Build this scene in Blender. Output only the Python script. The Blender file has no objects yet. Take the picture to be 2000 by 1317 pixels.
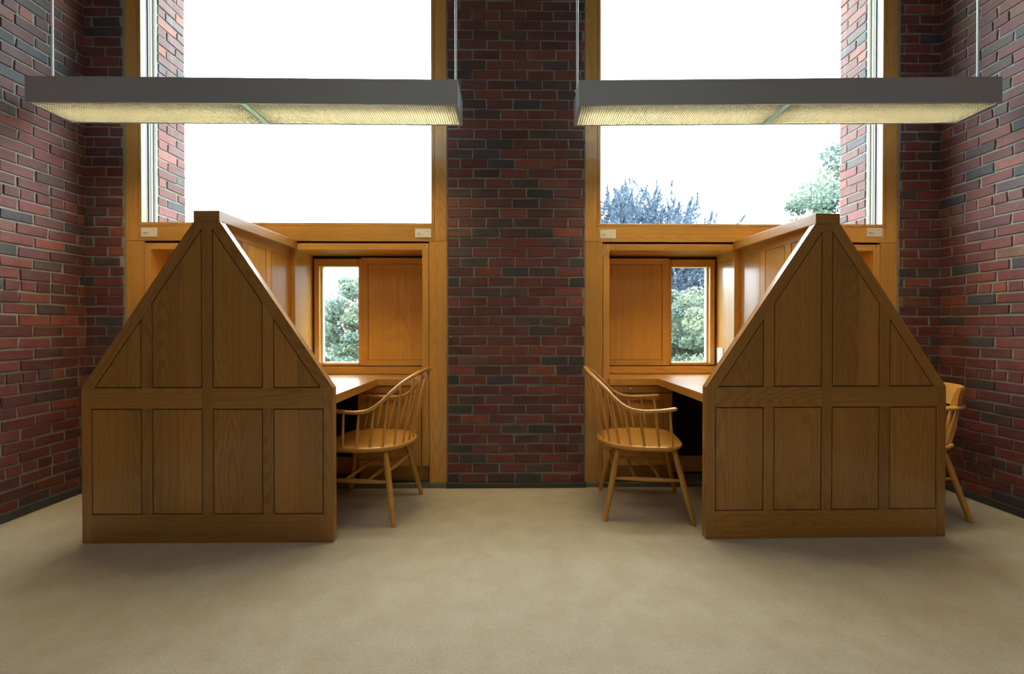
import bpy, bmesh, math, random
import numpy as np
from mathutils import Vector, Matrix, noise
random.seed(7)
PI = math.pi; R = math.radians
S = bpy.context.scene
COL = S.collection

# ------------------------------------------------------------------ camera, world, lights, exposure
cam_d = bpy.data.cameras.new('camera'); cam = bpy.data.objects.new('camera', cam_d); COL.objects.link(cam)
cam.location = (0, 0, 1.12)
cam.rotation_euler = (R(90 - .43), 0, R(-.8))
cam_d.sensor_fit = 'HORIZONTAL'; cam_d.sensor_width = 36; cam_d.lens = 888.9 / 2000 * 36
cam_d.shift_x = -.0062; cam_d.shift_y = (647.67 - 658.5) / 2000
cam_d.clip_start = .05; cam_d.clip_end = 300
S.camera = cam
S.view_settings.view_transform = 'Standard'; S.view_settings.look = 'None'
S.view_settings.gamma = 1; S.view_settings.use_curve_mapping = False
S.view_settings.exposure = 0.42

W = bpy.data.worlds.new('overcast_sky'); S.world = W; W.use_nodes = True
wn = W.node_tree.nodes; wl = W.node_tree.links; wn.clear()
wo = wn.new('ShaderNodeOutputWorld'); bg = wn.new('ShaderNodeBackground')
tc = wn.new('ShaderNodeTexCoord'); sx = wn.new('ShaderNodeSeparateXYZ'); rp = wn.new('ShaderNodeValToRGB')
wl.new(tc.outputs['Generated'], sx.inputs[0]); wl.new(sx.outputs['Z'], rp.inputs[0])
rp.color_ramp.elements[0].position = 0.0; rp.color_ramp.elements[0].color = (.62, .68, .74, 1)
rp.color_ramp.elements[1].position = .8; rp.color_ramp.elements[1].color = (1.25, 1.34, 1.42, 1)
wl.new(rp.outputs[0], bg.inputs[0]); bg.inputs[1].default_value = 9.0
wl.new(bg.outputs[0], wo.inputs[0])

def area(name, loc, size, power, col, rot=(0, 0, 0), portal=False):
    d = bpy.data.lights.new(name, 'AREA'); d.shape = 'RECTANGLE'; d.size, d.size_y = size
    d.energy = power; d.color = col
    o = bpy.data.objects.new(name, d); COL.objects.link(o); o.location = loc; o.rotation_euler = rot
    if portal: d.cycles.is_portal = True
    return o
# skylight portals in the two window openings, and an added fill light, out of view behind the camera
area('portal_window', (-1.59, 3.72, 3.1), (2.2, 2.6), 1, (1, 1, 1), (R(-90), 0, 0), True)
area('portal_window', (1.65, 3.72, 3.1), (2.2, 2.6), 1, (1, 1, 1), (R(-90), 0, 0), True)
area('room_fill_light', (0.0, -1.6, 4.6), (5, 1.6), 40, (1, .95, .86))

# ------------------------------------------------------------------ helpers: tags, meshes
def tag(o, label=None, cat=None, group=None, kind=None):
    if label: o['label'] = label
    if cat: o['category'] = cat
    if group: o['group'] = group
    if kind: o['kind'] = kind
    return o
def empty(name, loc=(0, 0, 0), rz=0, **k):
    o = bpy.data.objects.new(name, None); COL.objects.link(o); o.location = loc; o.rotation_euler = (0, 0, rz)
    o.empty_display_size = .1
    return tag(o, **k)
V = Vector
class MB:
    """collects prisms and tubes, with uv in metres (u along the grain) and a tone value per board"""
    def __init__(s): s.v = []; s.f = []; s.uv = []; s.tone = []; s.sm = []; s.mi = []
    def face(s, idx, uv, tone, smooth=False, mi=0):
        s.f.append(idx); s.uv.append(uv); s.tone.append(tone); s.sm.append(smooth); s.mi.append(mi)
    def _planar(s, idx, g, off, tone, mi=0):
        P = [s.v[i] for i in idx]
        n = V((0, 0, 0))
        for i in range(len(P)):
            a, b = P[i], P[(i + 1) % len(P)]
            n += V(((a.y - b.y) * (a.z + b.z), (a.z - b.z) * (a.x + b.x), (a.x - b.x) * (a.y + b.y)))
        if n.length < 1e-12: return
        n.normalize(); gp = g - n * g.dot(n)
        if gp.length < .3:                      # end grain: squash along u so rings show
            gp = V((1, 0, 0)) if abs(n.x) < .8 else V((0, 1, 0)); gp -= n * gp.dot(n)
        gp.normalize(); c = n.cross(gp)
        s.face(idx, [(p.dot(gp) + off[0], p.dot(c) + off[1]) for p in P], tone, False, mi)
    def prism(s, poly, ext, g=(0, 0, 1), tone=None, mi=0):
        poly = [V(p) for p in poly]; ext = V(ext); g = V(g).normalized(); n = len(poly); b = len(s.v)
        nn = V((0, 0, 0))
        for i in range(n):
            nn += (poly[i] - poly[0]).cross(poly[(i + 1) % n] - poly[0])
        if nn.dot(ext) > 0: poly.reverse()
        s.v += poly + [p + ext for p in poly]
        off = (random.uniform(0, 90), random.uniform(0, 90)); tone = random.random() if tone is None else tone
        s._planar(list(range(b, b + n)), g, off, tone, mi)
        s._planar(list(range(b + 2 * n - 1, b + n - 1, -1)), g, off, tone, mi)
        for i in range(n):
            j = (i + 1) % n
            s._planar([b + j, b + i, b + n + i, b + n + j], g, off, tone, mi)
        return s
    def box(s, x0, x1, y0, y1, z0, z1, g=(0, 0, 1), tone=None, mi=0):
        return s.prism([(x0, y0, z0), (x1, y0, z0), (x1, y1, z0), (x0, y1, z0)], (0, 0, z1 - z0), g, tone, mi)
    def tube(s, pts, rad, n=10, tone=None, flat=None, up=None, mi=0):
        """rad: radius per point; flat=(w,h): elliptical section of those half sizes"""
        pts = [V(p) for p in pts]; m = len(pts); b = len(s.v)
        rad = [rad] * m if not hasattr(rad, '__len__') else rad
        tone = random.random() if tone is None else tone; ou, ov = random.uniform(0, 90), random.uniform(0, 90)
        side = None; L = 0; Ls = []
        for i in range(m):
            t = (pts[min(i + 1, m - 1)] - pts[max(i - 1, 0)]).normalized()
            if side is None:
                ref = V(up) if up else (V((0, 0, 1)) if abs(t.z) < .8 else V((1, 0, 0)))
                side = t.cross(ref).normalized()
            else: side = (side - t * side.dot(t)).normalized()
            if up: side = t.cross(V(up)).normalized()
            w = side.cross(t)
            if i: L += (pts[i] - pts[i - 1]).length
            Ls.append(L)
            for k in range(n):
                a = 2 * PI * k / n
                if flat:
                    ca, sa = math.cos(a), math.sin(a)
                    q = 1 / (abs(ca) ** 3.2 + abs(sa) ** 3.2) ** (1 / 3.2)
                    s.v.append(pts[i] + side * (flat[0] * rad[i] * ca * q) + w * (flat[1] * rad[i] * sa * q))
                else: s.v.append(pts[i] + side * (rad[i] * math.cos(a)) + w * (rad[i] * math.sin(a)))
        per = 2 * PI * (flat[0] if flat else max(rad))
        for i in range(m - 1):
            for k in range(n):
                k2 = (k + 1) % n
                s.face([b + i * n + k, b + i * n + k2, b + (i + 1) * n + k2, b + (i + 1) * n + k],
                       [(Ls[i] + ou, per * k / n + ov), (Ls[i] + ou, per * (k + 1) / n + ov), (Ls[i + 1] + ou, per * (k + 1) / n + ov), (Ls[i + 1] + ou, per * k / n + ov)], tone, True, mi)
        for e, rng in ((0, range(n - 1, -1, -1)), (m - 1, range(n))):
            idx = [b + e * n + k for k in rng]
            s.face(idx, [(.01 * k + ou, ov) for k in range(n)], tone, False, mi)
        return s
    def build(s, name, mats, parent=None, bevel=0, seg=2, **k):
        me = bpy.data.meshes.new(name); me.from_pydata([tuple(v) for v in s.v], [], s.f)
        me.uv_layers.new(name='UVMap'); me.color_attributes.new('tone', 'FLOAT_COLOR', 'CORNER')
        me.uv_layers['UVMap'].data.foreach_set('uv', [c for u in s.uv for p in u for c in p])
        tn = []
        for f, t in zip(s.f, s.tone): tn += [t, t, t, 1] * len(f)
        me.color_attributes['tone'].data.foreach_set('color', tn)
        me.polygons.foreach_set('use_smooth', s.sm); me.polygons.foreach_set('material_index', s.mi)
        for m in (mats if isinstance(mats, (list, tuple)) else [mats]): me.materials.append(m)
        me.validate(); me.update()
        o = bpy.data.objects.new(name, me); COL.objects.link(o)
        if parent: o.parent = parent
        if bevel:
            md = o.modifiers.new('bevel', 'BEVEL'); md.width = bevel; md.segments = seg; md.limit_method = 'ANGLE'; md.angle_limit = R(40)
        return tag(o, **k)
def copy_tree(o, parent=None):
    c = o.copy(); COL.objects.link(c); c.parent = parent
    for ch in [x for x in COL.objects if x.parent == o]: copy_tree(ch, c)
    return c

# ------------------------------------------------------------------ materials
def newmat(name):
    m = bpy.data.materials.new(name); m.use_nodes = True; nt = m.node_tree; nt.nodes.clear()
    out = nt.nodes.new('ShaderNodeOutputMaterial'); b = nt.nodes.new('ShaderNodeBsdfPrincipled')
    nt.links.new(b.outputs[0], out.inputs[0]); return m, nt, b
class N:
    def __init__(s, nt): s.nt = nt
    def n(s, t, **k):
        o = s.nt.nodes.new(t)
        for a, b in k.items(): setattr(o, a, b)
        return o
    def l(s, a, b): s.nt.links.new(a, b)
    def math(s, op, a, b=None, c=None):
        o = s.n('ShaderNodeMath', operation=op)
        for i, x in enumerate((a, b, c)):
            if x is None: continue
            if isinstance(x, (int, float)): o.inputs[i].default_value = x
            else: s.l(x, o.inputs[i])
        return o.outputs[0]
    def noise(s, vec, scale, detail=3, rough=.5, dist=0):
        o = s.n('ShaderNodeTexNoise'); s.l(vec, o.inputs['Vector']); o.inputs['Scale'].default_value = scale
        o.inputs['Detail'].default_value = detail; o.inputs['Roughness'].default_value = rough; o.inputs['Distortion'].default_value = dist
        return o.outputs['Fac']
    def mix(s, f, a, b, mode='MIX'):
        o = s.n('ShaderNodeMix', data_type='RGBA', blend_type=mode)
        for i, x in ((0, f), (6, a), (7, b)):
            if isinstance(x, (int, float)): o.inputs[i].default_value = x
            elif isinstance(x, tuple): o.inputs[i].default_value = (*x[:3], 1)
            else: s.l(x, o.inputs[i])
        return o.outputs[2]
    def ramp(s, f, stops):
        o = s.n('ShaderNodeValToRGB'); s.l(f, o.inputs[0]); r = o.color_ramp
        while len(r.elements) < len(stops): r.elements.new(.5)
        for e, (p, c) in zip(r.elements, stops): e.position = p; e.color = (*c, 1) if len(c) == 3 else c
        return o.outputs[0]
    def bump(s, h, strength, dist, b):
        o = s.n('ShaderNodeBump'); o.inputs['Strength'].default_value = strength; o.inputs['Distance'].default_value = dist
        s.l(h, o.inputs['Height']); s.l(o.outputs[0], b.inputs['Normal'])
    def combine(s, x, y, z=0.0):
        o = s.n('ShaderNodeCombineXYZ')
        for i, q in enumerate((x, y, z)):
            if isinstance(q, (int, float)): o.inputs[i].default_value = q
            else: s.l(q, o.inputs[i])
        return o.outputs[0]

def wood(name, light, mid, dark, rough=.38, ring=.6, coat=.25):
    m, nt, b = newmat(name); q = N(nt)
    uv = q.n('ShaderNodeUVMap', uv_map='UVMap'); sp = q.n('ShaderNodeSeparateXYZ'); q.l(uv.outputs[0], sp.inputs[0])
    at = q.n('ShaderNodeVertexColor', layer_name='tone'); tn = q.n('ShaderNodeSeparateColor'); q.l(at.outputs[0], tn.inputs[0]); tone = tn.outputs[0]
    u, v = sp.outputs[0], sp.outputs[1]
    # nested cathedral figure: level lines of a field stretched along the grain
    fld = q.noise(q.combine(q.math('MULTIPLY', u, .75), q.math('MULTIPLY', v, 6.5)), 1.0, 0, .4)
    wob = q.noise(q.combine(q.math('MULTIPLY', u, 5), q.math('MULTIPLY', v, 45)), 1.0, 1)
    ph = q.math('ADD', q.math('MULTIPLY', fld, 130), q.math('MULTIPLY', wob, 3.0))
    rg = q.math('MULTIPLY_ADD', q.math('SINE', ph), .5, .5); rg = q.math('POWER', rg, 2.0)
    where = q.noise(q.combine(q.math('MULTIPLY_ADD', u, .3, 7.7), q.math('MULTIPLY', v, 5)), 1.0, 1)
    rg = q.math('MULTIPLY', rg, q.ramp(where, [(.38, (.18, .18, .18)), (.6, (1, 1, 1))]))
    # plain straight streaks and short pores
    st = q.noise(q.combine(q.math('MULTIPLY', u, 1.2), q.math('MULTIPLY', v, 70)), 1.0, 4, .62)
    po = q.noise(q.combine(q.math('MULTIPLY', u, 22), q.math('MULTIPLY', v, 700)), 1.0, 2, .6)
    por = q.ramp(po, [(.36, (1, 1, 1)), (.5, (0, 0, 0))])
    lo = q.noise(q.combine(q.math('MULTIPLY', u, .5), q.math('MULTIPLY', v, 7)), 1.0, 2)
    # glued-up staves inside a board: a soft step of tone across the width
    c = q.mix(q.ramp(st, [(.30, (0, 0, 0)), (.72, (1, 1, 1))]), mid, light)
    c = q.mix(q.math('MULTIPLY', rg, ring * .62), c, dark)
    c = q.mix(q.math('MULTIPLY', por, .33), c, dark)
    br = q.math('MULTIPLY_ADD', q.math('SUBTRACT', tone, .5), .26, 1.0)
    br = q.math('ADD', br, q.math('MULTIPLY', q.math('SUBTRACT', lo, .5), .3))
    cc = q.n('ShaderNodeVectorMath', operation='SCALE'); q.l(c, cc.inputs[0]); q.l(br, cc.inputs[3])
    q.l(cc.outputs[0], b.inputs['Base Color'])
    b.inputs['Roughness'].default_value = rough; b.inputs['Coat Weight'].default_value = coat; b.inputs['Coat Roughness'].default_value = .16
    q.bump(q.math('ADD', por, q.math('MULTIPLY', st, -.6)), .12, .001, b)
    return m
OAK = wood('honey_oak', (.68, .365, .075), (.58, .285, .050), (.34, .140, .020), .36, .42, 1.0)
PANEL = wood('shaded_oak', (.46, .225, .046), (.37, .168, .030), (.17, .068, .012), .42, .65, .5)  # same wood as the honey oak, room-side shade put into a darker colour
CHW = wood('chair_oak', (.66, .35, .075), (.56, .275, .05), (.30, .12, .02), .28, .3, .5)

def flat(name, col, rough=.6, metal=0, var=.0, scale=20):
    m, nt, b = newmat(name); q = N(nt)
    b.inputs['Base Color'].default_value = (*col, 1); b.inputs['Roughness'].default_value = rough; b.inputs['Metallic'].default_value = metal
    if var:
        g = q.n('ShaderNodeTexCoord'); f = q.noise(g.outputs['Object'], scale, 4)
        q.l(q.mix(f, tuple(c * (1 - var) for c in col), tuple(min(1, c * (1 + var)) for c in col)), b.inputs['Base Color'])
    return m
DARKGAP = flat('shadow_gap', (.012, .006, .003), .9)
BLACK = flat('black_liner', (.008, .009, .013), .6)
PALE = flat('pale_lit_timber', (.82, .80, .76), .6, 0, .12, 14)  # pale timber, the bright daylight on it put into the colour
CREAM = flat('cream_timber', (.72, .55, .38), .6, 0, .1, 14)
GASKET = flat('dark_gasket', (.03, .045, .06), .5)
ALU = flat('aluminium_bead', (.72, .76, .78), .35, .6)
CAULK = flat('grey_sealant', (.33, .38, .40), .8, 0, .2, 30)
STONE = flat('slate_base', (.045, .048, .045), .7, 0, .35, 9)
CONC = flat('concrete', (.30, .29, .26), .85, 0, .15, 3)
CURB = flat('worn_curb', (.16, .15, .115), .85, 0, .25, 12)
STEEL = flat('brushed_steel', (.55, .55, .55), .3, 1)
BRASS = flat('aged_brass', (.42, .32, .18), .35, 1)
ROD = flat('satin_rod', (.80, .82, .86), .35, .6)
BODY = flat('bronze_grey_metal', (.38, .41, .46), .5, .2, .04, 4)
CARD = flat('cream_card', (.80, .76, .66), .7)
INK = flat('printed_ink', (.10, .10, .09), .8)
PLATE = flat('white_wall_plate', (.72, .76, .80), .35)

def carpet_mat():
    m, nt, b = newmat('beige_carpet'); q = N(nt)
    g = q.n('ShaderNodeTexCoord').outputs['Object']
    big = q.noise(g, 1.1, 3, .55); mid = q.noise(g, 7, 4, .6); fine = q.noise(g, 260, 2, .7); fi2 = q.noise(g, 90, 3, .7)
    c = q.mix(big, (.44, .365, .245), (.54, .465, .335))
    c = q.mix(q.ramp(mid, [(.35, (0, 0, 0)), (.7, (1, 1, 1))]), c, (.56, .50, .375))
    k = q.math('ADD', q.math('MULTIPLY_ADD', q.math('SUBTRACT', fine, .5), .75, 1.0), q.math('MULTIPLY', q.math('SUBTRACT', fi2, .5), .5))
    s = q.n('ShaderNodeVectorMath', operation='SCALE'); q.l(c, s.inputs[0]); q.l(k, s.inputs[3])
    # a few dark flecks of lint
    vo = q.n('ShaderNodeTexVoronoi'); q.l(g, vo.inputs['Vector']); vo.inputs['Scale'].default_value = 2.1
    fl = q.math('LESS_THAN', vo.outputs['Distance'], .012)
    q.l(q.mix(fl, s.outputs[0], (.10, .075, .05)), b.inputs['Base Color'])
    b.inputs['Roughness'].default_value = .95; b.inputs['Specular IOR Level'].default_value = .1
    b.inputs['Sheen Weight'].default_value = .25; b.inputs['Sheen Roughness'].default_value = .6
    q.bump(q.math('ADD', fine, q.math('MULTIPLY', fi2, .6)), .7, .004, b)
    return m
CARPET = carpet_mat()

def brick_mat():
    m, nt, b = newmat('fired_brick'); q = N(nt)
    at = q.n('ShaderNodeVertexColor', layer_name='tone'); g = q.n('ShaderNodeTexCoord').outputs['Object']
    n1 = q.noise(g, 14, 4, .65); n2 = q.noise(g, 75, 4, .7); n3 = q.noise(g, 5, 2)
    k = q.math('ADD', q.math('MULTIPLY_ADD', q.math('SUBTRACT', n1, .5), 1.1, 1.0), q.math('MULTIPLY', q.math('SUBTRACT', n2, .5), .55))
    s = q.n('ShaderNodeVectorMath', operation='SCALE'); q.l(at.outputs[0], s.inputs[0]); q.l(k, s.inputs[3])
    # flashed dark headers' scorch inside some bricks
    c = q.mix(q.ramp(n1, [(.55, (0, 0, 0)), (.72, (.55, .55, .55))]), s.outputs[0], (.055, .048, .052))
    q.l(c, b.inputs['Base Color']); b.inputs['Roughness'].default_value = .62
    q.bump(q.math('ADD', n2, q.math('MULTIPLY', n1, 2)), .6, .003, b)
    return m
def mortar_mat():
    m, nt, b = newmat('grey_mortar'); q = N(nt)
    g = q.n('ShaderNodeTexCoord').outputs['Object']; n = q.noise(g, 40, 4, .7)
    q.l(q.mix(n, (.16, .165, .135), (.33, .34, .285)), b.inputs['Base Color']); b.inputs['Roughness'].default_value = .95
    q.bump(n, .5, .004, b); return m
BRICK, MORTAR = brick_mat(), mortar_mat()

# ------------------------------------------------------------------ brickwork
PAL = [((.155, .042, .036), 28), ((.125, .037, .034), 26), ((.108, .038, .037), 22), ((.205, .060, .042), 9),
       ((.052, .046, .052), 6), ((.080, .047, .046), 12), ((.145, .070, .045), 3)]
PALW = [w for _, w in PAL]
class Bricks:
    """real bricks standing 5 mm proud of a mortar face; running bond, every eighth course headers"""
    CH, SL = .0686, .1905
    def __init__(s): s.v = []; s.f = []; s.c = []; s.mi = []
    def quad(s, a, c, mi): s.f.append(a); s.c.append(c); s.mi.append(mi)
    def wall(s, org, U, Nn, L, z0, z1, head0=None, hy=.5, phase=0, holes=(), proud=.006, tint=1.0):
        """org: 3D start, U: along, Nn: outward normal, L: length, courses from z0"""
        org, U, Nn = V(org), V(U), V(Nn); Z = V((0, 0, 1)); CH, SL = s.CH, s.SL; rr = random.Random(int(abs(org.x * 97 + org.y * 31) * 10) + 3)
        def emit(u0, u1, w0, w1, col):
            if u1 - u0 < .012: return
            for (a, b_, c, d) in holes:
                if u0 < b_ and u1 > a and w0 < d and w1 > c: return
            j = lambda e=.0036: rr.uniform(-e, e)
            pr = proud + rr.uniform(-.002, .0025); t = [rr.uniform(-.0012, .0012) for _ in range(4)]
            cs = [(u0 + j(), w0 + j()), (u1 + j(), w0 + j()), (u1 + j(), w1 + j()), (u0 + j(), w1 + j())]
            b = len(s.v); ch = .0028
            cx, cz = (u0 + u1) / 2, (w0 + w1) / 2
            for lev, inset in ((-.012, 0), (pr - ch, 0), (pr, ch)):
                for k, (a, w) in enumerate(cs):
                    a2 = a + (inset if a < cx else -inset); w2 = w + (inset if w < cz else -inset)
                    s.v.append(org + U * a2 + Z * w2 + Nn * (lev + (t[k] if lev > 0 else 0)))
            flip = U.cross(Z).dot(Nn) < 0
            def q(i):
                s.quad(list(reversed(i)) if flip else i, col, 0)
            q([b + 8, b + 9, b + 10, b + 11])
            for k in range(4):
                k2 = (k + 1) % 4
                q([b + 4 + k, b + 4 + k2, b + 8 + k2, b + 8 + k]); q([b + k, b + k2, b + 4 + k2, b + 4 + k])
        w = z0; i = 0
        while w < z1 - .01:
            header = head0 is not None and (i - head0) % 8 == 0
            step = SL / 2 - .006 if header else SL
            off = (rr.uniform(0, 1) * .02) + (0 if i % 2 else SL / 2) + phase
            if header: off = phase
            jt = .0112; u = -off
            while u < L:
                stp = step * rr.uniform(.97, 1.03)
                a, b_ = max(u, 0) + jt / 2, min(u + stp, L) - jt / 2
                if b_ > 0:
                    c = rr.choices(PAL, PALW)[0][0]; k = rr.uniform(.8, 1.2) * tint
                    emit(a, b_, w + jt / 2, min(w + CH, z1) - jt / 2, (c[0] * k, c[1] * k * rr.uniform(.92, 1.08), c[2] * k * rr.uniform(.9, 1.1), 1))
                u += stp
            w += CH; i += 1
        return s
    def core(s, x0, x1, y0, y1, z0, z1):
        b = len(s.v); s.v += [V(p) for p in ((x0, y0, z0), (x1, y0, z0), (x1, y1, z0), (x0, y1, z0), (x0, y0, z1), (x1, y0, z1), (x1, y1, z1), (x0, y1, z1))]
        for f in ((3, 2, 1, 0), (4, 5, 6, 7), (0, 1, 5, 4), (1, 2, 6, 5), (2, 3, 7, 6), (3, 0, 4, 7)):
            s.quad([b + k for k in f], (.2, .2, .2, 1), 1)
    def build(s, name, **k):
        me = bpy.data.meshes.new(name); me.from_pydata([tuple(v) for v in s.v], [], s.f)
        ca = me.color_attributes.new('tone', 'FLOAT_COLOR', 'CORNER'); a = []
        for f, c in zip(s.f, s.c): a += list(c) * len(f)
        ca.data.foreach_set('color', a); me.polygons.foreach_set('material_index', s.mi)
        me.materials.append(BRICK); me.materials.append(MORTAR); me.update()
        o = bpy.data.objects.new(name, me); COL.objects.link(o); return tag(o, **k)

YB = 3.185            # brick face of the window wall
YF = 3.20             # face of the oak window frames
YO = 3.605             # outdoor face
WL, WR = -2.945, 3.03 # side walls
PX0, PX1 = -.452, .511
HT = 4.8
WINC = (-1.569, 1.627); WH = 1.1126

# window wall: central pier, corner strips, outdoor reveals, spandrel over the windows
B = Bricks(); zb = .036
B.core(PX0, PX1, YB, YF + .10, 0, HT); B.core(PX0 - .05, PX1 + .05, YF + .10, YO, 0, HT)
B.wall((PX0, YB, 0), (1, 0, 0), (0, -1, 0), PX1 - PX0, zb, HT, None, phase=.0)
B.wall((PX0 - .05, YF + .11, 0), (0, 1, 0), (-1, 0, 0), YO - YF - .11, 1.9, HT)
B.wall((PX1 + .05, YF + .11, 0), (0, 1, 0), (1, 0, 0), YO - YF - .11, 1.9, HT)
lx, rx = WINC[0] - WH, WINC[1] + WH       # frame outer edges
B.core(WL - .4, lx + .006, YB, YF + .10, 0, HT); B.core(WL - .4, lx + .124, YF + .10, YO, 0, HT)
B.wall((WL, YB, 0), (1, 0, 0), (0, -1, 0), lx + .006 - WL, zb, HT, None, phase=.02)
B.wall((lx + .124, YF + .129, 0), (0, 1, 0), (1, 0, 0), YO - YF - .129, 1.87, HT, None, tint=1.25)
B.core(rx - .006, WR + .4, YB, YF + .10, 0, HT); B.core(rx - .124, WR + .4, YF + .10, YO, 0, HT)
B.wall((rx - .006, YB, 0), (1, 0, 0), (0, -1, 0), WR - rx + .006, zb, HT, None, phase=.05)
B.wall((rx - .124, YF + .129, 0), (0, 1, 0), (-1, 0, 0), YO - YF - .129, 1.87, HT, None, tint=1.25)
for c in WINC: B.core(c - WH - .05, c + WH + .05, YB + .002, YO, 4.42, HT)
B.core(WL - .4, WR + .4, YO - .05, YO, -.4, 0)
B.build('wall_back', kind='structure')
# side walls
B = Bricks(); B.core(WL - .4, WL, -1.6, YB + .02, 0, HT)
B.wall((WL, YB, 0), (0, -1, 0), (1, 0, 0), YB + 1.6, zb, HT, 3, phase=.03)
B.build('wall_left', kind='structure')
B = Bricks(); B.core(WR, WR + .4, -1.6, YB + .02, 0, HT)
B.wall((WR, YB, 0), (0, -1, 0), (-1, 0, 0), YB + 1.6, zb, HT, 3, phase=.09)
B.build('wall_right', kind='structure')
# slate bases at the foot of the brickwork
m = MB(); m.box(PX0 - .008, PX1 + .012, 3.170, YF + .02, 0, .036, (1, 0, 0)); m.build('baseboard_pier', STONE, bevel=.004, kind='structure')
m = MB(); m.box(WL - .01, WL + .035, -1.6, YB + .02, 0, .052, (0, 1, 0)); m.build('baseboard_left', STONE, bevel=.004, kind='structure')
m = MB(); m.box(WR - .03, WR + .01, -1.6, YB + .02, 0, .045, (0, 1, 0)); m.build('baseboard_right', STONE, bevel=.004, kind='structure')
# floor, ceiling, room behind the camera, curb strips under the frames
m = MB(); m.box(-7, 7, -6, YF + .3, -.1, 0); m.build('floor', CARPET, kind='structure')
m = MB(); m.box(-7, 7, -6, YO, HT, HT + .2); m.build('ceiling', CONC, kind='structure')
m = MB(); m.box(-7, 7, -6.2, -6, 0, HT); m.build('wall_rear', CONC, kind='structure')
m = MB(); m.box(-7.2, -7, -6.2, YO, 0, HT); m.box(-7, WL - .3, YB - .3, YO, 0, HT); m.build('wall_far_left', CONC, kind='structure')
m = MB(); m.box(7, 7.2, -6.2, YO, 0, HT); m.box(WR + .3, 7, YB - .3, YO, 0, HT); m.build('wall_far_right', CONC, kind='structure')
for i, c in enumerate(WINC):
    m = MB(); m.box(c - WH - .004, c + WH + .004, YB - .006, YF + .3, 0, .03, (1, 0, 0)); m.build('trim_%d' % (i + 1), CURB, kind='structure')

# ------------------------------------------------------------------ oak windows with the carrel alcove
def glass_mat():
    m = bpy.data.materials.new('clear_glass'); m.use_nodes = True; nt = m.node_tree; nt.nodes.clear(); q = N(nt)
    out = q.n('ShaderNodeOutputMaterial'); t = q.n('ShaderNodeBsdfTransparent'); g = q.n('ShaderNodeBsdfGlossy'); g.inputs['Roughness'].default_value = .02
    t.inputs[0].default_value = (.93, .965, .96, 1)
    lw = q.n('ShaderNodeLayerWeight'); lw.inputs[0].default_value = .5; mx = q.n('ShaderNodeMixShader')
    fr = q.math('MULTIPLY_ADD', q.math('POWER', lw.outputs['Facing'], 5), .9, .04)
    q.l(fr, mx.inputs[0]); q.l(t.outputs[0], mx.inputs[1]); q.l(g.outputs[0], mx.inputs[2]); q.l(mx.outputs[0], out.inputs[0]); return m
GLASS = glass_mat()
YS = 3.49   # sash plane at the back of the alcove
def frame4(m, x0, x1, z0, z1, y0, y1, w, wt=None, wb=None):
    """four members around a rectangle, stiles full height"""
    wt = wt or w; wb = wb or w
    m.box(x0, x0 + w, y0, y1, z0, z1); m.box(x1 - w, x1, y0, y1, z0, z1)
    m.box(x0 + w, x1 - w, y0, y1, z1 - wt, z1, (1, 0, 0)); m.box(x0 + w, x1 - w, y0, y1, z0, z0 + wb, (1, 0, 0))
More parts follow.
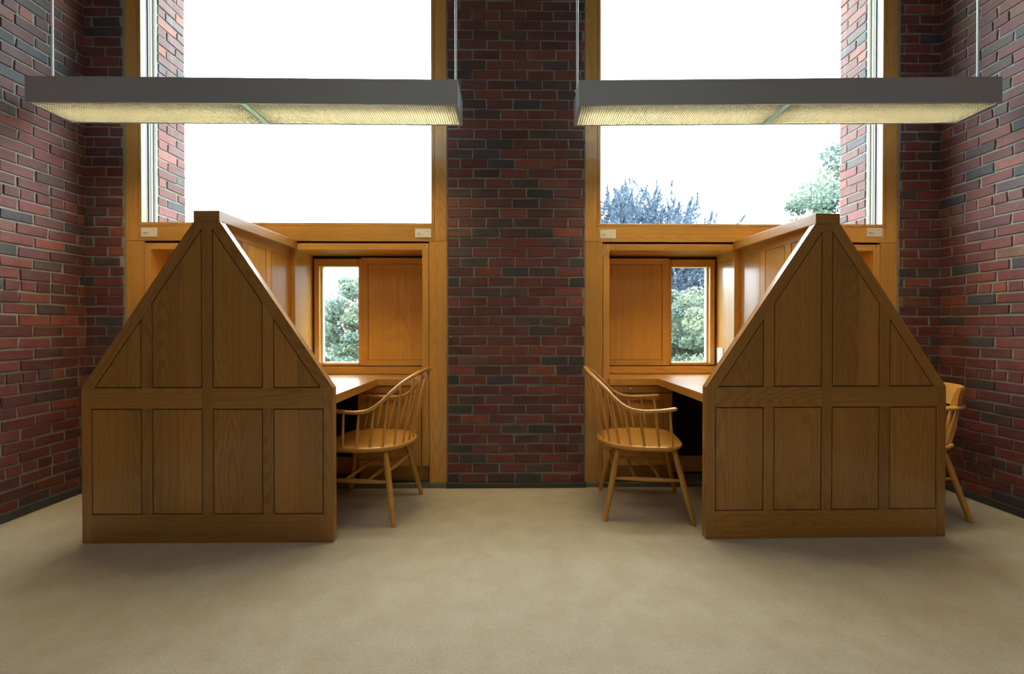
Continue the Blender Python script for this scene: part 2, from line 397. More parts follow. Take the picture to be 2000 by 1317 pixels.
def window(i, c):
    r = empty('window_%d' % i, (c, 0, 0), 0, kind='structure')
    # tall posts: upper and lower length with a fine joint, plus the glazing beads
    for sx in (-1, 1):
        m = MB()
        a, b = sorted((sx * WH, sx * 1.027)); m.box(a, b, YF, YF + .12, 1.7275, 4.45)
        a, b = sorted((sx * WH, sx * .9885)); m.box(a, b, YF, YF + .12, .03, 1.725)
        a, b = sorted((sx * 1.0245, sx * 1.0025)); m.box(a, b, YF + .001, YF + .045, 1.8565, 4.42)
        m.build('post', OAK, r, .0015)
    m = MB(); m.box(-1.0265, 1.0265, YF, YF + .12, 1.7275, 1.834, (1, 0, 0)); m.box(-1.0245, 1.0245, YF + .001, YF + .045, 1.8365, 1.856, (1, 0, 0))
    m.build('sill_rail', OAK, r, .0015)
    m = MB(); m.box(-1.015, 1.015, YF, YF + .12, 4.38, 4.45, (1, 0, 0)); m.build('head_rail', OAK, r, .0015)
    # backing that closes the fine joints
    m = MB(); m.box(-1.108, 1.108, YF + .02, YF + .06, 1.692, 1.85); [m.box(min(s * 1.098, s * 1.01), max(s * 1.098, s * 1.01), YF + .02, YF + .05, 0.01, 4.4) for s in (-1, 1)]
    m.build('joint_backing', DARKGAP, r)
    # outdoor side of the big light: pale timber coloured as brightly lit, gasket, bead, cream stop, sealant
    for sx in (-1, 1):
        for nm, y0, y1, x, mt in (('jamb_lining', YF + .046, YF + .056, 1.0015, PALE), ('gasket', YF + .056, YF + .064, .9945, GASKET), ('glazing_bead', YF + .064, YF + .072, .9965, ALU),
                                  ('gasket', YF + .072, YF + .080, .9945, GASKET), ('outer_stop', YF + .080, YF + .112, .9975, CREAM), ('sealant', YF + .112, YF + .128, .9875, CAULK)):
            a, b = sorted((sx * x, sx * 1.045)); m = MB(); m.box(a, b, y0, y1, 1.8565, 4.4); m.build(nm, mt, r)
    m = MB(); m.box(-1.01, 1.01, YF + .066, YF + .070, 1.84, 4.42); m.build('pane', GLASS, r)
    # inner casing around the alcove
    m = MB()
    m.box(-.985, -.940, YF, YF + .05, .15, 1.712); m.box(.940, .985, YF, YF + .05, .15, 1.712)
    m.box(-.940, .940, YF, YF + .05, 1.6685, 1.712, (1, 0, 0)); m.build('inner_casing', OAK, r, .0015)
    m = MB(); m.box(-.055, .055, YF, YF + .05, .772, 1.6685); m.build('mullion', OAK, r, .0015)
    for sx in (-1, 1):
        m = MB(); m.tube([(sx * .963 - .004, YF - .0012, 1.700), (sx * .963 - .004, YF + .002, 1.700)], .0035, 8); m.tube([(sx * .963 + .03, YF - .0012, 1.702), (sx * .963 + .03, YF + .002, 1.702)], .003, 8)
        m.build('peg_hole', DARKGAP, r)
    # alcove linings: ceiling, outer sides, central partition with a panel groove, sill board
    m = MB(); m.box(-.975, .975, YF + .05, YS + .07, 1.6685, 1.692, (1, 0, 0)); m.build('alcove_soffit', OAK, r)
    m = MB(); m.box(-.975, .975, YF + .05, YO - .01, 1.692, 1.8545, (1, 0, 0)); m.build('outer_sill', CONC, r)
    for sx in (-1, 1):
        a, b = sorted((sx * .942, sx * .975)); m = MB(); m.box(a, b, YF + .05, YS + .09, .031, 1.6685); m.build('alcove_lining', OAK, r)
    m = MB(); m.box(-.05, .05, YF + .0505, YS + .06, 1.6175, 1.6685, (0, 1, 0)); m.box(-.05, .05, YF + .0505, YS + .06, .771, 1.6145)
    m.build('alcove_divider', OAK, r, .001)
    # closed outer shell below and around the sashes
    m = MB(); m.box(-1.098, 1.098, YS + .10, YO, 0, .80); m.box(-1.098, 1.098, YS + .085, YO - .01, 1.612, 1.692)
    for a, b in ((-1.098, -.62), (-.10, .10), (.62, 1.098)): m.box(a, b, YS + .085, YO - .01, .8, 1.612)
    m.build('outer_shell', CONC, r)
    for sx in (-1, 1):
        def X(a, b): return tuple(sorted((sx * a, sx * b)))
        x0, x1 = X(.05, .942)
        m = MB(); m.box(x0, x1, YS - .018, YS + .105, .771, .827, (1, 0, 0)); m.build('alcove_sill_board', OAK, r, .001)
        # fixed sash with glass on the side next to the divider
        m = MB(); a, b = X(.062, .512)
        m.box(*X(.062, .100), YS, YS + .035, .837, 1.647); m.box(*X(.394, .512), YS + .012, YS + .035, .837, 1.647)
        m.box(*X(.100, .394), YS, YS + .035, 1.5905, 1.647, (1, 0, 0)); m.box(*X(.100, .394), YS, YS + .035, .833, .8525, (1, 0, 0))
        sash = m.build('sash', OAK, r, .0015)
        m = MB(); m.box(*X(.088, .112), YS + .036, YS + .075, .84, 1.612); m.box(*X(.112, .453), YS + .036, YS + .075, .841, .857, (1, 0, 0)); m.box(*X(.112, .453), YS + .036, YS + .075, 1.592, 1.612, (1, 0, 0)); m.box(*X(.448, .552), YS + .036, YS + .075, .84, 1.612)
        m.build('sash_lining', CREAM, sash)
        m = MB(); m.box(*X(.10, .463), YS + .054, YS + .058, .845, 1.602); m.build('pane', GLASS, sash)
        m = MB(); m.box(x0, x1, YS - .004, YS + .06, .8275, .832, (1, 0, 0)); m.box(x0, x1, YS + .0, YS + .06, 1.654, 1.6685, (1, 0, 0)); m.box(*X(.05, .0605), YS + .01, YS + .05, .835, 1.652); m.build('sash_track', DARKGAP, r)
        # sliding wooden shutter in front
        m = MB(); xa, xb = .424, .936
        m.box(*X(xa, xa + .052), YS - .016, YS + .008, .834, 1.653); m.box(*X(xb - .045, xb), YS - .016, YS + .008, .834, 1.653)
        m.box(*X(xa + .052, xb - .045), YS - .016, YS + .008, 1.6075, 1.653, (1, 0, 0)); m.box(*X(xa + .052, xb - .045), YS - .016, YS + .008, .834, .8765, (1, 0, 0))
        sh = m.build('shutter', OAK, r, .001)
        m = MB(); m.box(*X(xa + .0545, xb - .0475), YS - .0135, YS + .004, .879, 1.605); m.build('shutter_panel', OAK, sh, .001)
        m = MB(); m.box(*X(xa + .05, xb - .04), YS + .0041, YS + .0079, .8745, 1.612); m.build('shutter_back', DARKGAP, sh)
    return r
window(1, WINC[0]); window(2, WINC[1])

# ------------------------------------------------------------------ study carrels
def clip(poly, a, b, c):
    """keep a*x+b*z<=c"""
    out = []
    for i in range(len(poly)):
        p, q_ = poly[i], poly[(i + 1) % len(poly)]; dp, dq = a * p[0] + b * p[1] - c, a * q_[0] + b * q_[1] - c
        if dp <= 0: out.append(p)
        if dp * dq < 0: t = dp / (dp - dq); out.append((p[0] + (q_[0] - p[0]) * t, p[1] + (q_[1] - p[1]) * t))
    return out
HW, SH, TOP, CW = .650, .808, 1.673, .0675
TH = .044            # end panel thickness
def carrel(x, y, rz, label, skew):
    r = empty('study_carrel', (x, y, 0), rz, label=label, cat='study carrel', group='oak study carrels under the windows')
    LEN = YF - y - .004
    # end panel: core, stiles and rails, inset panels on both faces
    dx, dz = HW - CW, TOP - SH; ln = math.hypot(dx, dz); nx, nz = dz / ln, dx / ln      # outward normal of right slope
    c0 = nx * HW + nz * SH; wS = .054
    outer = [(-HW, 0), (HW, 0), (HW, SH), (CW, TOP), (-CW, TOP), (-HW, SH)]
    def P(poly, y0, th, g, m): m.prism([(p[0], y0, p[1]) for p in poly], (0, th, 0), g)
    def member(poly, g, m):
        P(poly, 0, .015, g, m); P(poly, TH - .013, .013, g, m)
    core = [(-HW + .0005, .001), (HW - .0005, .001), (HW - .0005, SH), (CW, TOP - .002), (-CW, TOP - .002), (-HW + .0005, SH)]
    fr = MB(); P(core, .0151, TH - .0282, (0, 0, 1), fr)
    es, ms, cs = .0505, .0545, .054; pw = (2 * HW - 2 * es - 2 * ms - cs) / 4
    xs = [-HW + es]; xs += [xs[0] + pw, xs[0] + pw + ms, xs[0] + 2 * pw + ms]
    panels_x = [(xs[0], xs[1]), (xs[2], xs[3]), (-xs[3], -xs[2]), (-xs[1], -xs[0])]
    z1, z2 = .149, .700
    for s in (-1, 1):
        member([(s * HW, 0), (s * (HW - es), 0), (s * (HW - es), SH), (s * HW, SH)], (0, 0, 1), fr)
        for (za, zb_) in ((z1, z2),):
            member([(-s * xs[1], za), (-s * xs[2], za), (-s * xs[2], zb_), (-s * xs[1], zb_)], (0, 0, 1), fr)
        # sloping member
        off = c0 - wS; sl = [(-HW, SH), (HW, SH), (HW, TOP), (-HW, TOP)]
        sl = clip(sl, s * nx, nz, c0); sl = clip(sl, -s * nx, -nz, -off); sl = clip(sl, -s, 0, -cs / 2); sl = clip(sl, 0, 1, TOP)
        member(sl, (-s * dx, 0, dz), fr)
        up = [(-s * xs[1], SH), (-s * xs[2], SH), (-s * xs[2], TOP), (-s * xs[1], TOP)]; up = clip(up, s * nx, nz, off)
        member(up, (0, 0, 1), fr)
    member([(-cs / 2, z1), (cs / 2, z1), (cs / 2, TOP), (-cs / 2, TOP)], (0, 0, 1), fr)
    member([(-HW + es, 0), (HW - es, 0), (HW - es, z1), (-HW + es, z1)], (1, 0, 0), fr)
    member([(-HW + es, z2), (-cs / 2, z2), (-cs / 2, SH), (-HW + es, SH)], (1, 0, 0), fr); member([(cs / 2, z2), (HW - es, z2), (HW - es, SH), (cs / 2, SH)], (1, 0, 0), fr)
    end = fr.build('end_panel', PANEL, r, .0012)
    g = .0050
    for (a, b) in panels_x:
        for k in range(2):
            if k == 0: pl = [(a + g, z1 + g), (b - g, z1 + g), (b - g, z2 - g), (a + g, z2 - g)]
            else:
                s = -1 if a < 0 else 1
                pl = [(a + g, SH + g), (b - g, SH + g), (b - g, TOP), (a + g, TOP)]; pl = clip(pl, s * nx, nz, c0 - wS - g)
            m = MB(); w = b - a; cut = a + w * random.uniform(.35, .65)       # glued up from two staves
            for lo, hi in ((a, cut), (cut, b)):
                sub = clip(clip(pl, -1, 0, -lo), 1, 0, hi)
                if len(sub) >= 3: P(sub, .0012, .0135, (0, 0, 1), m); P(sub, TH - .0125, .0115, (0, 0, 1), m)
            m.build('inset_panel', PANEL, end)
    m = MB(); P([(p[0] * .995, p[1]) for p in [(-HW + .012, .01), (HW - .012, .01), (HW - .012, SH - .004), (CW - .01, TOP - .01), (-CW + .01, TOP - .01), (-HW + .012, SH - .004)]], .0148, .0006, (0, 0, 1), m)
    m.build('groove_backing', DARKGAP, end)
    # ridge cap
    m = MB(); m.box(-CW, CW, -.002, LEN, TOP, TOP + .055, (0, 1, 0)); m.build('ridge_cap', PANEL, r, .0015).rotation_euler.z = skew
    # spine partition with framed panels on both faces
    t = .016
    m = MB(); m.box(-t + .006, t - .006, TH, LEN, .1, TOP)
    ys = [TH, TH + .035]; pwid = (LEN - TH - .035 - .045 - 2 * .054) / 3 * 1.0
    yy = TH + .035; spans = []
    for k in range(3): spans.append((yy, yy + pwid)); yy += pwid + .054
    zt, zbm = TOP - .053, .80
    for s in (-1, 1):
        a, b = sorted((s * (t - .006), s * t))
        m.box(a, b, TH, LEN, zt, TOP, (0, 1, 0)); m.box(a, b, TH, LEN, .1, zbm, (0, 1, 0))
        e = [TH] + [v for sp in spans for v in sp] + [LEN]
        for k in range(0, len(e), 2): m.box(a, b, e[k], e[k + 1], zbm, zt)
    spine = m.build('spine_partition', OAK, r, .001); spine.rotation_euler.z = skew
    for s in (-1, 1):
        for (ya, yb) in spans:
            a, b = sorted((s * (t - .0055), s * (t - .0012))); m = MB(); m.box(a, b, ya + g, yb - g, zbm + g, zt - g); m.build('inset_panel', OAK, spine)
    # desks, cabinets on both sides
    off = min(WINC, key=lambda c: abs(c - x)) - x          # the alcove's own centre line
    for s in (-1, 1):
        def X(a, b): return tuple(sorted((s * a + off, s * b + off)))
        d1, d2 = .7205, .768
        ycor = 3.165 - y; yb = YS - .02 - y
        m = MB(); poly = [(t, TH, 0), (HW, TH, 0), (HW, ycor, 0), (.9385, ycor, off), (.9385, yb, off), (.057, yb, off), (.057, LEN, off), (t, LEN, off)]
        m.prism([(s * p[0] + p[2], p[1], d1) for p in poly], (0, 0, d2 - d1), (0, 1, 0)); m.build('desk_top', OAK, r, .002)
        yc = YF - y + .002; yk = yb - .005
        m = MB(); m.box(*X(.485, .936), yc, yk, .145, .719); m.box(*X(.485, .936), yc + .05, yk, .032, .145, (1, 0, 0))
        cab = m.build('cabinet', OAK, r, .001)
        m = MB(); m.box(*X(.488, .933), yc - .003, yc + .0005, .15, .718); m.build('shadow_gap', DARKGAP, cab)
        m = MB(); m.box(*X(.492, .929), yc - .016, yc - .003, .665, .7145, (1, 0, 0)); dr = m.build('drawer', OAK, cab, .001)
        m = MB(); kx = s * .792 + off; m.tube([(kx, yc - .016, .690), (kx, yc - .024, .690), (kx, yc - .026, .690), (kx, yc - .034, .690), (kx, yc - .037, .690)], [.006, .006, .0115, .0125, .007], 14); m.build('knob', STEEL, dr)
        m = MB(); za, zb2 = .155, .660
        frx = X(.492, .929); frame4(m, frx[0], frx[1], za, zb2, yc - .016, yc - .003, .058, .05, .06); dd = m.build('door', OAK, cab, .001)
        m = MB(); m.box(frx[0] + .0605, frx[1] - .0605, yc - .012, yc - .0035, za + .0625, zb2 - .0525); m.build('inset_panel', OAK, dd)
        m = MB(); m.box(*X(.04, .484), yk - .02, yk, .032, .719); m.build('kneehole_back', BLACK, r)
        m = MB(); m.box(*X(.04, .484), yk - .10, yk - .07, .05, .165, (1, 0, 0)); m.box(*X(.04, .484), yk - .05, yk - .03, .032, .05, (1, 0, 0), ); m.build('kneehole_rail', OAK, r, .001)
    return r
carrel(-1.582, 2.384, R(-.3), 'gabled oak study carrel under the left window, between left brick wall and pier', R(-1.1))
carrel(1.676, 2.397, R(.6), 'gabled oak study carrel under the right window, with a chair on each side', R(3.0))

# ------------------------------------------------------------------ windsor armchairs
def seat_pt(phi, k=1.0, shrink=0):
    """rim of the shield seat; phi=0 front (+x), pi back. Broad flat front, rounded back"""
    c, s = math.cos(phi), math.sin(phi)
    if c > 0: e = 3.6; q = (abs(c / .215) ** e + abs(s / .262) ** e) ** (-1 / e)
    else: e = 2.25; q = (abs(c / .285) ** e + abs(s / .262) ** e) ** (-1 / e)
    q -= shrink; return (c * q * k, s * q * k)
def seat_mesh(zt, th, mat, parent):
    m = MB(); n = 48; rings = []
    prof = [(0.0, -.013), (.3, -.012), (.55, -.008), (.75, -.002), (.86, .0), (.95, 0), (.985, -.002), (1.0, -.007), (.995, -.014), (.955, -th * .75), (.88, -th), (.4, -th), (0.0, -th)]
    for kq, dz in prof:
        rings.append([V((*seat_pt(2 * PI * i / n, kq), zt + dz)) for i in range(n)])
    b = 0
    for rg in rings: m.v += rg
    for a in range(len(prof) - 1):
        for i in range(n):
            j = (i + 1) % n; idx = [a * n + i, (a + 1) * n + i, (a + 1) * n + j, a * n + j]
            if prof[a][0] == 0: idx = [a * n + i, (a + 1) * n + i, (a + 1) * n + j]
            if prof[a + 1][0] == 0: idx = [a * n + i, (a + 1) * n + i, a * n + j]
            m.face(idx, [(m.v[q].x * 1 + 3, m.v[q].y + 7 + (m.v[q].z if a > 6 else 0)) for q in idx], .6, True)
    return m.build('seat', mat, parent)
def legs(root, zs, footx=(-.249, .249), footy=.256, topx=(-.165, .155), topy=.165):
    L = {}
    for ix in (0, 1):
        for sy in (-1, 1):
            a = V((footx[ix], sy * footy, .0)); b = V((topx[ix], sy * topy, zs)); L[ix, sy] = (a, b); m = MB()
            ts = [0, .015, .25, .5, .72, .88, 1]; rs = [.0115, .0135, .0155, .0175, .0185, .0165, .0135]
            m.tube([a.lerp(b, q) for q in ts], rs, 14); m.build('leg', CHW, root)
    at = lambda ix, sy, z: L[ix, sy][0].lerp(L[ix, sy][1], z / zs)
    def stret(p, q, r0=.0085, r1=.0135):
        m = MB(); m.tube([p.lerp(q, k) for k in (0, .12, .35, .5, .65, .88, 1)], [r0, r0 + .001, r1, r1 + .0005, r1, r0 + .001, r0], 12); m.build('stretcher', CHW, root)
    for sy in (-1, 1): stret(at(0, sy, .235), at(1, sy, .235))
    for k in (.33, .68): stret(at(0, -1, .235).lerp(at(1, -1, .235), k), at(0, 1, .235).lerp(at(1, 1, .235), k), .007, .011)
    stret(at(0, -1, .29), at(0, 1, .29))
def catmull(P, n):
    out = []
    for i in range(len(P) - 1):
        p0 = P[max(i - 1, 0)]; p1 = P[i]; p2 = P[i + 1]; p3 = P[min(i + 2, len(P) - 1)]
        for k in range(n):
            t = k / n; out.append(.5 * ((2 * p1) + (p2 - p0) * t + (2 * p0 - 5 * p1 + 4 * p2 - p3) * t * t + (3 * p1 - p0 - 3 * p2 + p3) * t ** 3))
    out.append(P[-1]); return out
def at_len(P, f):
    D = [0]
    for i in range(1, len(P)): D.append(D[-1] + (P[i] - P[i - 1]).length)
    t = f * D[-1]
    for i in range(1, len(P)):
        if D[i] >= t: return P[i - 1].lerp(P[i], (t - D[i - 1]) / (D[i] - D[i - 1] + 1e-9))
    return P[-1]
def windsor(loc, rz, label):
    root = empty('windsor_armchair', loc, rz, label=label, cat='armchair', group='continuous arm windsor chairs drawn up to the carrel desks')
    ZS = .440
    seat_mesh(ZS, .036, CHW, root); legs(root, ZS - .03)
    half = [V(p) for p in ((.150, .268, .662), (.06, .285, .652), (-.04, .290, .648), (-.12, .288, .662), (-.185, .276, .705), (-.240, .250, .762), (-.295, .205, .815), (-.340, .125, .852), (-.357, 0, .864))]
    full = half + [V((p.x, -p.y, p.z)) for p in reversed(half[:-1])]
    rail = catmull(full, 7); n = len(rail); m = MB()
    # section is flattened: broad across the arm, thinner over the back
    rad = [1.0] * n; rad[0] = .6; rad[1] = .95; rad[-1] = .6; rad[-2] = .95
    b0 = len(m.v); m.tube(rail, rad, 14, flat=(.0155, .0105), up=(0.25, 0, 1)); m.build('arm_bow', CHW, root)
    hr = catmull(half, 7); phis = (58, 76, 95, 113, 129, 144, 158, 172); fr = (.055, .165, .285, .405, .54, .67, .80, .93)
    for sy in (1, -1):
        for ph, f in zip(phis, fr):
            a = seat_pt(R(ph), 1, .022); p0 = V((a[0], a[1] * sy, ZS - .008)); p1 = at_len(hr, f).copy(); p1.y *= sy; p1.z -= .006
            m = MB(); m.tube([p0.lerp(p1, k) for k in (0, .2, .45, .75, 1)], [.0058, .0072, .008, .0068, .0052], 9); m.build('spindle', CHW, root)
    return root
windsor((.822, 2.846, 0), R(-8), 'windsor armchair with continuous bent arm, right of the pier facing the right carrel')
windsor((-.885, 2.842, 0), R(173.8), 'windsor armchair with continuous bent arm, left of the pier beside the left carrel')
def captain(loc, rz):
    root = empty('captains_chair', loc, rz, label='low-backed oak armchair with solid crest board, half hidden between right carrel and right wall', cat='armchair')
    ZS = .432
    seat_mesh(ZS, .036, CHW, root); legs(root, ZS - .03)
    P = [V((.16, sy * .28, .655)) for sy in (1,)]
    arc = [V((.18, .285, .655)), V((.08, .29, .655)), V((-.02, .283, .657))] + [V((-.04 - .275 * math.sin(R(a)), .275 * math.cos(R(a)), .658)) for a in range(10, 91, 10)]
    half = arc; full = half + [V((p.x, -p.y, p.z)) for p in reversed(half[:-1])]
    rail = catmull(full, 3); m = MB(); m.tube(rail, 1.0, 12, flat=(.029, .0115), up=(0, 0, 1)); m.build('arm_rail', CHW, root)
    # crest board: a leaning curved slab standing on the back of the rail
    m = MB(); n = 26; rows = []
    for i in range(n + 1):
        a = R(-62 + 124 * i / n)
        ring = []
        for (rr, z) in ((.252, .668), (.262, .72), (.281, .772), (.286, .778), (.296, .776), (.300, .766), (.290, .72), (.284, .668)):
            ring.append(V((-.04 - rr * math.cos(a), rr * math.sin(a), z)))
        rows.append(ring)
    k = len(rows[0])
    for rw in rows: m.v += rw
    for i in range(n):
        for j in range(k):
            j2 = (j + 1) % k; idx = [i * k + j, i * k + j2, (i + 1) * k + j2, (i + 1) * k + j]
            m.face(idx, [(i * .024 if q < (i + 1) * k else (i + 1) * .024, (q % k) * .03 + 5) for q in idx], .5, False)
    m.face([j for j in range(k - 1, -1, -1)], [(m.v[j].z, m.v[j].x) for j in range(k - 1, -1, -1)], .9); m.face([n * k + j for j in range(k)], [(m.v[n * k + j].z, m.v[n * k + j].x) for j in range(k)], .9)
    m.build('crest_board', CHW, root, .002)
    hr = catmull(half, 5)
    for sy in (1, -1):
        for ph, f in zip((60, 84, 106, 126, 144, 162), (.10, .26, .44, .60, .75, .91)):
            a = seat_pt(R(ph), 1, .022); p0 = V((a[0], a[1] * sy, ZS - .008)); p1 = at_len(hr, f).copy(); p1.y *= sy; p1.z -= .006
            m = MB(); m.tube([p0.lerp(p1, q) for q in (0, .2, .5, .75, 1)], [.008, .010, .012, .009, .007], 10); m.build('spindle', CHW, root)
    return root
captain((2.408, 2.845, 0), R(176))

# ------------------------------------------------------------------ pendant strip lamps
def emis(name, col, st):
    m = bpy.data.materials.new(name); m.use_nodes = True; nt = m.node_tree; nt.nodes.clear(); q = N(nt)
    o = q.n('ShaderNodeOutputMaterial'); e = q.n('ShaderNodeEmission'); e.inputs[0].default_value = (*col, 1); e.inputs[1].default_value = st; q.l(e.outputs[0], o.inputs[0]); return m
TUBE = emis('fluorescent_tube', (1.0, .80, .46), 74)
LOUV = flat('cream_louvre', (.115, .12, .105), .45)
REFL = flat('white_reflector', (.82, .82, .74), .5)
DIVM = flat('grey_green_divider', (.36, .46, .45), .4, .3)
def pendant(x0, x1, y0, rz, label, rods):
    cx = (x0 + x1) / 2; L = (x1 - x0) / 2; Wd = .275; z0, z1 = 2.415, 2.562
    r = empty('pendant_lamp', (cx, y0 + Wd / 2, z0), rz, label=label, cat='lamp', group='long grey pendant strip lamps in front of the windows')
    h = Wd / 2; H = z1 - z0; w = .007
    m = MB(); m.box(-L, L, -h, -h + w, 0, H); m.box(-L, L, h - w, h, 0, H); m.box(-L, -L + w, -h + w, h - w, 0, H); m.box(L - w, L, -h + w, h - w, 0, H); m.box(-L + w, L - w, -h + w, h - w, H - .008, H)
    # turned-in lips along the open bottom
    m.box(-L + w, L - w, -h + w, -h + .014, 0, .004); m.box(-L + w, L - w, h - .014, h - w, 0, .004); m.box(-L + w, -L + .022, -h + .014, h - .014, 0, .004); m.box(L - .022, L - w, -h + .014, h - .014, 0, .004)
    m.build('housing', BODY, r, .0008)
    m = MB(); m.box(-L + w, L - w, -h + w, h - w, H - .014, H - .0085); m.build('reflector', REFL, r)
    m = MB(); m.box(-.016, .016, -h + .001, h - .001, -.0015, .03); m.build('divider', DIVM, r)
    for s in (-1, 1):
        for yy in (-.055, .055):
            m = MB(); a, b = sorted((s * .05, s * (L - .05))); m.tube([(a, yy, .095), (b, yy, .095)], .017, 12); m.build('lamp_tube', TUBE, r)
        a, b = sorted((s * .018, s * (L - .022)))
        m = MB(); nx = 84; ny = 17; p = .0009
        for i in range(nx + 1): xx = a + (b - a) * i / nx; m.box(xx - p, xx + p, -h + .014, h - .014, .004, .0155)
        for j in range(ny + 1): yy = -h + .016 + (2 * h - .032) * j / ny; m.box(a, b, yy - p, yy + p, .004, .0155)
        m.build('louvre', LOUV, r)
    for xr in rods:
        m = MB(); m.tube([(xr, 0, H - .002), (xr, 0, HT - z0 - .0)], .0072, 12); m.tube([(xr, 0, H - .001), (xr, 0, H + .012)], .014, 14); m.tube([(xr, 0, HT - z0 - .03), (xr, 0, HT - z0 - .002)], .05, 18)
        m.build('suspension_rod', ROD, r)
    return r
pendant(-2.785, -.314, 2.652, R(.1), 'long grey pendant strip lamp hanging on rods in front of the left window', (-1.213, 1.208))
pendant(.391, 2.815, 2.615, R(-1.7), 'long grey pendant strip lamp hanging on rods in front of the right window', (-1.205, 1.205))

# ------------------------------------------------------------------ small things on the woodwork
def card(x, z, label, words):
    r = empty('name_card', (x, YF - .0001, z), 0, label=label, cat='card', group='cream cards pinned along the sill rails')
    m = MB(); m.box(-.0555, .0555, -.003, 0, -.031, .031); m.build('card_face', CARD, r, .0006)
    rr = random.Random(int(x * 100) + 900)
    def line(x0, x1, z, h):
        xx = x0; m = MB()
        while xx < x1:
            w = rr.uniform(.0022, .0042); hh = h * rr.choice((.6, .6, .7, 1)); m.box(xx, min(xx + w * .72, x1), -.0036, -.0031, z, z + hh); xx += w
            if rr.random() < .12: xx += .002
        m.build('printed_line', INK, r)
    line(-.042, -.042 + words[0], -.006, .0055); line(-.042, -.042 + words[1], -.0165, .0038); line(-.042 + words[1] + .006, -.042 + words[1] + .011, -.0165, .0038); line(.012, .038, .013, .0022)
card(-2.516, 1.786, 'cream printed card on the sill rail at the far left end of the left window', (.034, .026))
card(-.622, 1.785, 'cream printed card on the left window sill rail, beside the brick pier', (.028, .032))
card(.676, 1.782, 'cream printed card on the right window sill rail, beside the brick pier', (.026, .028))
card(2.573, 1.800, 'cream printed card on the sill rail at the far right end of the right window', (.040, .036))
def outlet(x, y, s, label):
    r = empty('wall_plate', (x, y, .912), 0, label=label, cat='socket', group='white wall plates inside the window alcoves')
    m = MB(); m.box(*sorted((0, s * .006)), -.048, .048, -.058, .058); m.build('cover', PLATE, r, .002)
    m = MB(); m.box(*sorted((s * .006, s * .0085)), -.03, -.012, -.015, .02); m.build('jack', flat('cream_insert', (.55, .5, .36), .4), r, .001)
    for yy, zz in ((.03, .042), (-.03, -.042)):
        m = MB(); m.tube([(s * .005, yy, zz), (s * .0075, yy, zz)], .003, 8); m.build('screw', STEEL, r)
outlet(WINC[1] - .0502, 3.42, -1, 'white wall plate low on the alcove divider of the right window')
outlet(WINC[0] + .0502, 3.40, 1, 'white wall plate on the left window alcove divider, only its top edge showing')
m = MB(); m.tube([(0, .004, 0), (0, -.004, 0), (0, -.006, 0), (0, -.016, 0), (0, -.020, 0)], [.006, .006, .010, .011, .004], 14)
o = m.build('wall_anchor', BRASS, None, label='small metal knob set in the brick pier beside the left window frame', cat='knob'); o.location = (-.424, YB - .004, 1.058)

# ------------------------------------------------------------------ outdoors: lawn and trees
m = MB(); m.box(-90, 90, YO + 1, 140, -6.6, -6.12); m.build('lawn', flat('grass', (.10, .16, .06), .9, 0, .2, .5), None, label='green lawn far below the windows', cat='lawn', kind='stuff')
def leafmat(name, cols):
    m, nt, b = newmat(name); q = N(nt)
    at = q.n('ShaderNodeVertexColor', layer_name='tone'); sp = q.n('ShaderNodeSeparateColor'); q.l(at.outputs[0], sp.inputs[0])
    c = q.ramp(sp.outputs[0], [(i / (len(cols) - 1), c) for i, c in enumerate(cols)]); q.l(c, b.inputs['Base Color'])
    b.inputs['Roughness'].default_value = .6
    tr = q.n('ShaderNodeBsdfTranslucent'); q.l(c, tr.inputs[0]); mx = q.n('ShaderNodeMixShader'); mx.inputs[0].default_value = .35
    out = [n for n in nt.nodes if n.type == 'OUTPUT_MATERIAL'][0]; q.l(b.outputs[0], mx.inputs[1]); q.l(tr.outputs[0], mx.inputs[2]); q.l(mx.outputs[0], out.inputs[0])
    return m
BARK = flat('grey_bark', (.10, .10, .11), .9, 0, .3, 6)
def leaves(name, pts, nrm_rand, size, tone, mat, parent, rng, aspect=.55, axis=None):
    n = len(pts); pts = np.asarray(pts)
    a = rng.normal(size=(n, 3)) if axis is None else axis + rng.normal(size=(n, 3)) * .45; a /= np.linalg.norm(a, axis=1)[:, None]
    b = rng.normal(size=(n, 3)); b -= a * (a * b).sum(1)[:, None]; b /= np.linalg.norm(b, axis=1)[:, None]
    s = size * rng.uniform(.6, 1.35, n)[:, None]; c = b * s * aspect
    q = np.stack([pts - a * s, pts + c, pts + a * s, pts - c], 1).reshape(-1, 3)
    me = bpy.data.meshes.new(name); me.vertices.add(4 * n); me.vertices.foreach_set('co', q.ravel())
    me.loops.add(4 * n); me.loops.foreach_set('vertex_index', np.arange(4 * n)); me.polygons.add(n); me.polygons.foreach_set('loop_start', np.arange(0, 4 * n, 4))
    ca = me.color_attributes.new('tone', 'FLOAT_COLOR', 'CORNER'); t = np.repeat(np.clip(tone, 0, 1), 4); ca.data.foreach_set('color', np.stack([t, t, t, np.ones_like(t)], 1).ravel())
    me.materials.append(mat); me.update(calc_edges=True); me.validate()
    o = bpy.data.objects.new(name, me); COL.objects.link(o); o.parent = parent; return o
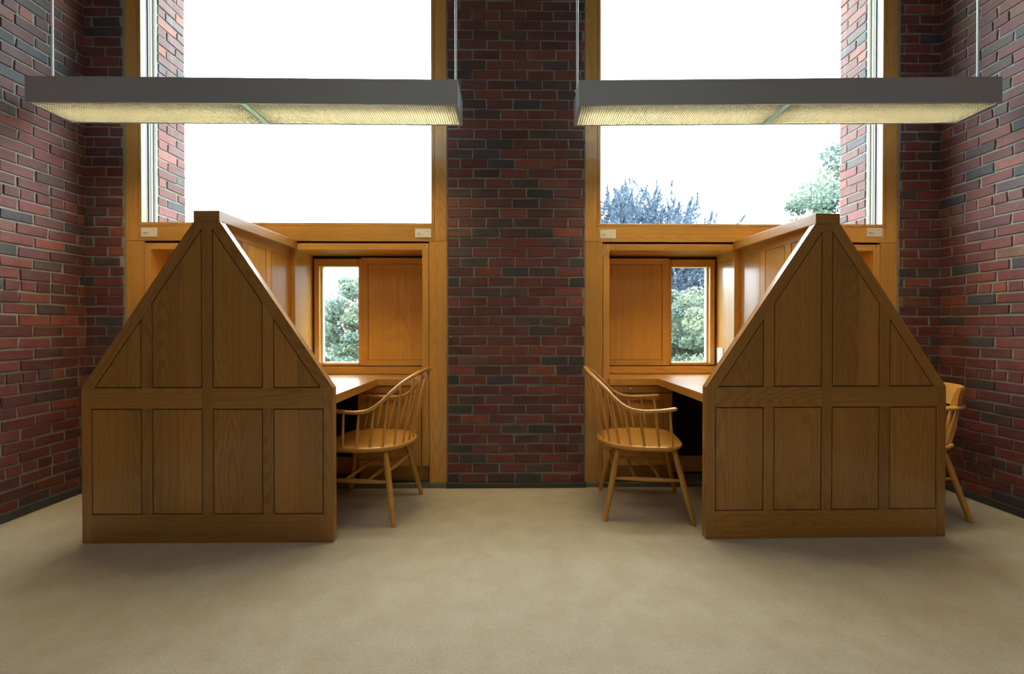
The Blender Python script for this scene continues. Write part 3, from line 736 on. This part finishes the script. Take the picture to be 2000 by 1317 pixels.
def tree(name, label, cat, base, crown_c, rad, nclump, nleaf, lsize, csize, mat, seed, shoots=False, visible=None, cone=0, zlow=-1.0):
    rng = np.random.default_rng(seed); r = empty(name, base, 0, label=label, cat=cat, group='trees beyond the windows')
    cc = np.array(crown_c) - np.array(base); rad = np.array(rad)
    # clump centres fill the outer shell of the crown
    C = []
    while len(C) < nclump:
        d = rng.normal(size=3); d /= np.linalg.norm(d); k = rng.uniform(.25, 1) ** .45
        if d[2] < zlow: continue
        p = d * k
        if cone: p[:2] *= max(.12, 1 - cone * max(0, (p[2] + .2)))
        C.append(cc + p * rad)
    C = np.array(C); m = MB()
    top = cc + np.array([0, 0, rad[2] * .35]); tr = [V((0, 0, 0)), V((.15, .1, cc[2] * .5)), V(tuple(top * np.array([1, 1, 1])))]
    r0 = .045 * (cc[2] + rad[2]) ** .9; m.tube(catmull(tr, 4), list(np.linspace(r0, r0 * .25, 9)), 8)
    for i in range(min(nclump, 46)):
        e = V(tuple(C[i])); st = tr[0].lerp(tr[2], min(.95, max(.3, (e.z - rad[2] * .5) / max(top[2], .1)))); mid = st.lerp(e, .5) + V((0, 0, -.1 * rad[2] * random.random()))
        m.tube(catmull([st, mid, e], 3), list(np.linspace(r0 * .28, .015, 7)), 5)
    m.build('trunk', BARK, r)
    P = []; A = []; T = []
    per = nleaf // nclump
    for c in C:
        ct = rng.uniform(.15, .85)
        if shoots:
            out = (c - cc) / rad; out[2] = abs(out[2]) + .9; out += rng.normal(size=3) * .35; out /= np.linalg.norm(out)
            ns = 3
            for _ in range(ns):
                o2 = out + rng.normal(size=3) * .3; o2 /= np.linalg.norm(o2); s0 = c + rng.normal(size=3) * csize * .5; t = rng.uniform(0, 1, per // ns)[:, None]
                L = csize * rng.uniform(1.6, 3.2); w = (1.05 - t) * csize * .22
                pp = s0 + o2 * t * L + rng.normal(size=(len(t), 3)) * w; P.append(pp); A.append(np.repeat(o2[None], len(t), 0)); T.append(np.full(len(t), ct) + rng.normal(size=len(t)) * .12)
        else:
            g = rng.normal(size=(per, 3)); g /= np.linalg.norm(g, axis=1)[:, None]; g *= (rng.uniform(0, 1, per) ** .4)[:, None] * csize * rng.uniform(.6, 1.2) * np.array([1, 1, .7]); P.append(c + g)
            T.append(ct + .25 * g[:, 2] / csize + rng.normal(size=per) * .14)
    P = np.concatenate(P); T = np.concatenate(T); A = np.concatenate(A) if shoots else None
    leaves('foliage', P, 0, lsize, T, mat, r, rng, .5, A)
    return r
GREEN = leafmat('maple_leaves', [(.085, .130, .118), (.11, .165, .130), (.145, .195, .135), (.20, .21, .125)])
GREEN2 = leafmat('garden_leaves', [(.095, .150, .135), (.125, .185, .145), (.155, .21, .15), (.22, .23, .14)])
BLUE = leafmat('hazed_beech_leaves', [(.080, .115, .165), (.10, .142, .195), (.12, .163, .22)])  # bluish outdoor haze and flare mixed into the leaf colour
tree('beech_tree', 'tall beech with spiky shoots and blue haze in its leaf colour, beyond the left part of the right window', 'tree', (7.6, 27, -6.02), (6.3, 27, 2.7), (7.4, 3.0, 6.0), 560, 260000, .08, .66, BLUE, 3, True, zlow=-.8)
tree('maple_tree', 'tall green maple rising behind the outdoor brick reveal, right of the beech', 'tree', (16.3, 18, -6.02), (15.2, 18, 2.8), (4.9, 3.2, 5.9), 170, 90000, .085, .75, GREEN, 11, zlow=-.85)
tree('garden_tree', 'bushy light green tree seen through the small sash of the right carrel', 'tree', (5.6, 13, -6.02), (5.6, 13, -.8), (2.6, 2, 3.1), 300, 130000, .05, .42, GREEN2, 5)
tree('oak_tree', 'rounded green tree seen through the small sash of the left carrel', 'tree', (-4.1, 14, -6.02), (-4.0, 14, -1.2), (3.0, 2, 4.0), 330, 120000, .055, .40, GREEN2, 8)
